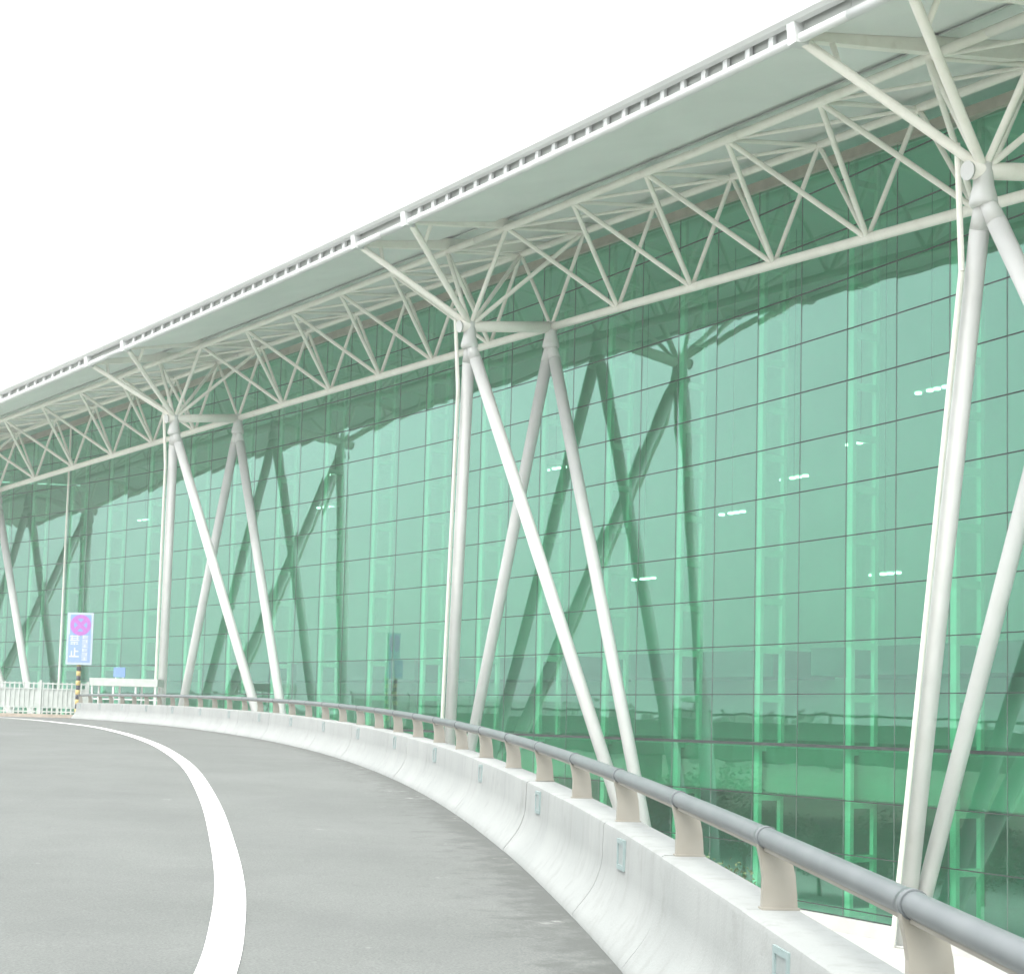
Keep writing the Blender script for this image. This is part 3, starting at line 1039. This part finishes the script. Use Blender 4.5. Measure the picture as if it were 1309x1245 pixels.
flat('text_field', 0, -bh / 2 + bh * 0.31, bw * 0.86, bh * 0.54, 'signpale', -0.033, 0.010)
def glyph(cx, cz, w, hh, strokes):
    for x, z, sw, sh in strokes:
        flat('character_stroke', cx + x * w, cz + z * hh, sw * w, sh * hh, 'signwhite', -0.042, 0.008)
dense = [(0, .42, 1, .12), (0, .2, .9, .1), (0, -.02, 1, .12), (-.28, .28, .12, .5), (.28, .28, .12, .5), (0, -.24, .8, .1), (0, -.34, .14, .34), (-.3, -.42, .22, .12), (.3, -.42, .22, .12)]
open_ = [(0, -.42, 1.05, .14), (.05, 0, .14, .85), (.27, .08, .36, .13), (-.28, -.15, .13, .5)]
lx, rx_ = -bw * 0.19, bw * 0.21
glyph(lx, -bh * 0.03, bw * 0.36, bw * 0.36, dense)
glyph(lx, -bh * 0.03 - bh * 0.23, bw * 0.36, bw * 0.40, open_)
for k in range(6):
    z = bh * 0.03 - k * bh * 0.083
    glyph(rx_, z, bw * 0.22, bh * 0.062, [(0, .4, 1, .2), (0, 0, .9, .18), (0, -.4, 1, .2), ((-.3, .3, 0)[k % 3], 0, .2, .9)])

# low white canopy with slim posts beyond the barrier, blue sign on top
CY_ = 84.6
c0, c1 = px(116, 871, CY_), px(203, 871, CY_)
canopy = empty('canopy', ((c0.x + c1.x) / 2, CY_, KZ - 0.02))
tag(canopy, 'low flat white canopy on slim posts beyond the far end of the barrier', 'canopy')
zc0 = c0.z
block('canopy_roof', ((c0.x + c1.x) / 2, CY_ + 0.5, zc0), (c1.x - c0.x, 1.6, 0.40), 'fence', canopy)
for f_ in (0.04, 0.35, 0.68, 0.97):
    x = c0.x + (c1.x - c0.x) * f_
    for y in (CY_ - 0.2, CY_ + 1.2):
        tube('canopy_post', (x, y, KZ - 0.02), (x, y, zc0 - 0.2), 0.06, 'fascia', canopy, 12)
block('canopy_rail', ((c0.x + c1.x) / 2, CY_ - 0.2, KZ + 0.9), (c1.x - c0.x, 0.05, 0.06), 'fascia', canopy)
s0_ = px(151, 858, CY_)
bs = empty('roof_sign', (s0_.x, CY_ + 0.3, zc0 + 0.2))
tag(bs, 'small blue sign panel standing on the white canopy', 'sign')
block('panel', (s0_.x, CY_ + 0.3, zc0 + 0.2 + 0.34), (0.62, 0.08, 0.52), 'signblue', bs)
for dx in (-0.2, 0.2):
    tube('stand', (s0_.x + dx, CY_ + 0.3, zc0 + 0.2), (s0_.x + dx, CY_ + 0.3, zc0 + 0.3), 0.025, 'fascia', bs, 10)

# ------------------------------------------------------------------ lamps hanging inside the hall
LAMPS = ((7.55, 8.18, 'highest lit lamp behind the glass, touching the nearest column'), (5.2, 7.25, 'lit lamp behind the glass just left of the nearest column, second in its slanting row'),
         (2.78, 6.65, 'third lit lamp down the slanting row behind the right-hand glass'), (0.36, 5.95, 'lowest lit lamp of the slanting row behind the right-hand glass'),
         (6.05, 3.84, 'low single lit lamp behind the glass left of the nearest column'), (-3.41, 4.34, 'lit lamp behind the glass right of the middle columns'),
         (-7.76, 8.22, 'lit lamp behind the glass between the crossing legs of the middle columns'), (-20.5, 9.48, 'upper of two lit lamps behind the glass right of the second columns'),
         (-21.07, 8.21, 'lower of two lit lamps behind the glass right of the second columns'), (-33.67, 8.67, 'leftmost lit lamp behind the far glass'))
for s, y, lab in LAMPS:
    p = arc(s, 6, y)
    lp = empty('pendant_lamp', p)
    tag(lp, lab, 'lamp', 'lamps hanging inside the hall')
    zr = (soff_i(AG, s) + 0.55) * SC + EYE
    for k in (-0.75, -0.1, 0.3, 0.75):
        a = rz_at(s)
        e = Vector((math.cos(a), math.sin(a), 0)) * k * 0.9
        tube('glow_disc', p + e, p + e + Vector((0, 0, 0.07)), 0.13, 'lamp', lp, 16)
    block('lamp_bar', p + Vector((0, 0, 0.10)), (1.7, 0.08, 0.06), 'mast', lp, rz_at(s))
    tube('cable', p + Vector((0, 0, 0.13)), (p.x, p.y, zr), 0.012, 'frame', lp, 6)

# ------------------------------------------------------------------ pale hazy air
m = bpy.data.materials.new('haze_air')
m.use_nodes = True
t = m.node_tree
t.nodes.clear()
out = t.nodes.new('ShaderNodeOutputMaterial')
pv = t.nodes.new('ShaderNodeVolumePrincipled')
pv.inputs['Color'].default_value = (0.96, 0.98, 0.97, 1)
pv.inputs['Density'].default_value = 0.0013
t.links.new(pv.outputs[0], out.inputs['Volume'])
V, Fc = [], []
add_box(V, Fc, (0, 0, (GZ - 1.2 + 27) / 2), (ex, ey, ez), (1440, 1440, 27 - GZ + 1.2))
me = fix_normals(mesh_from('haze', V, Fc, m))
tag(link('haze', me), kind='stuff')
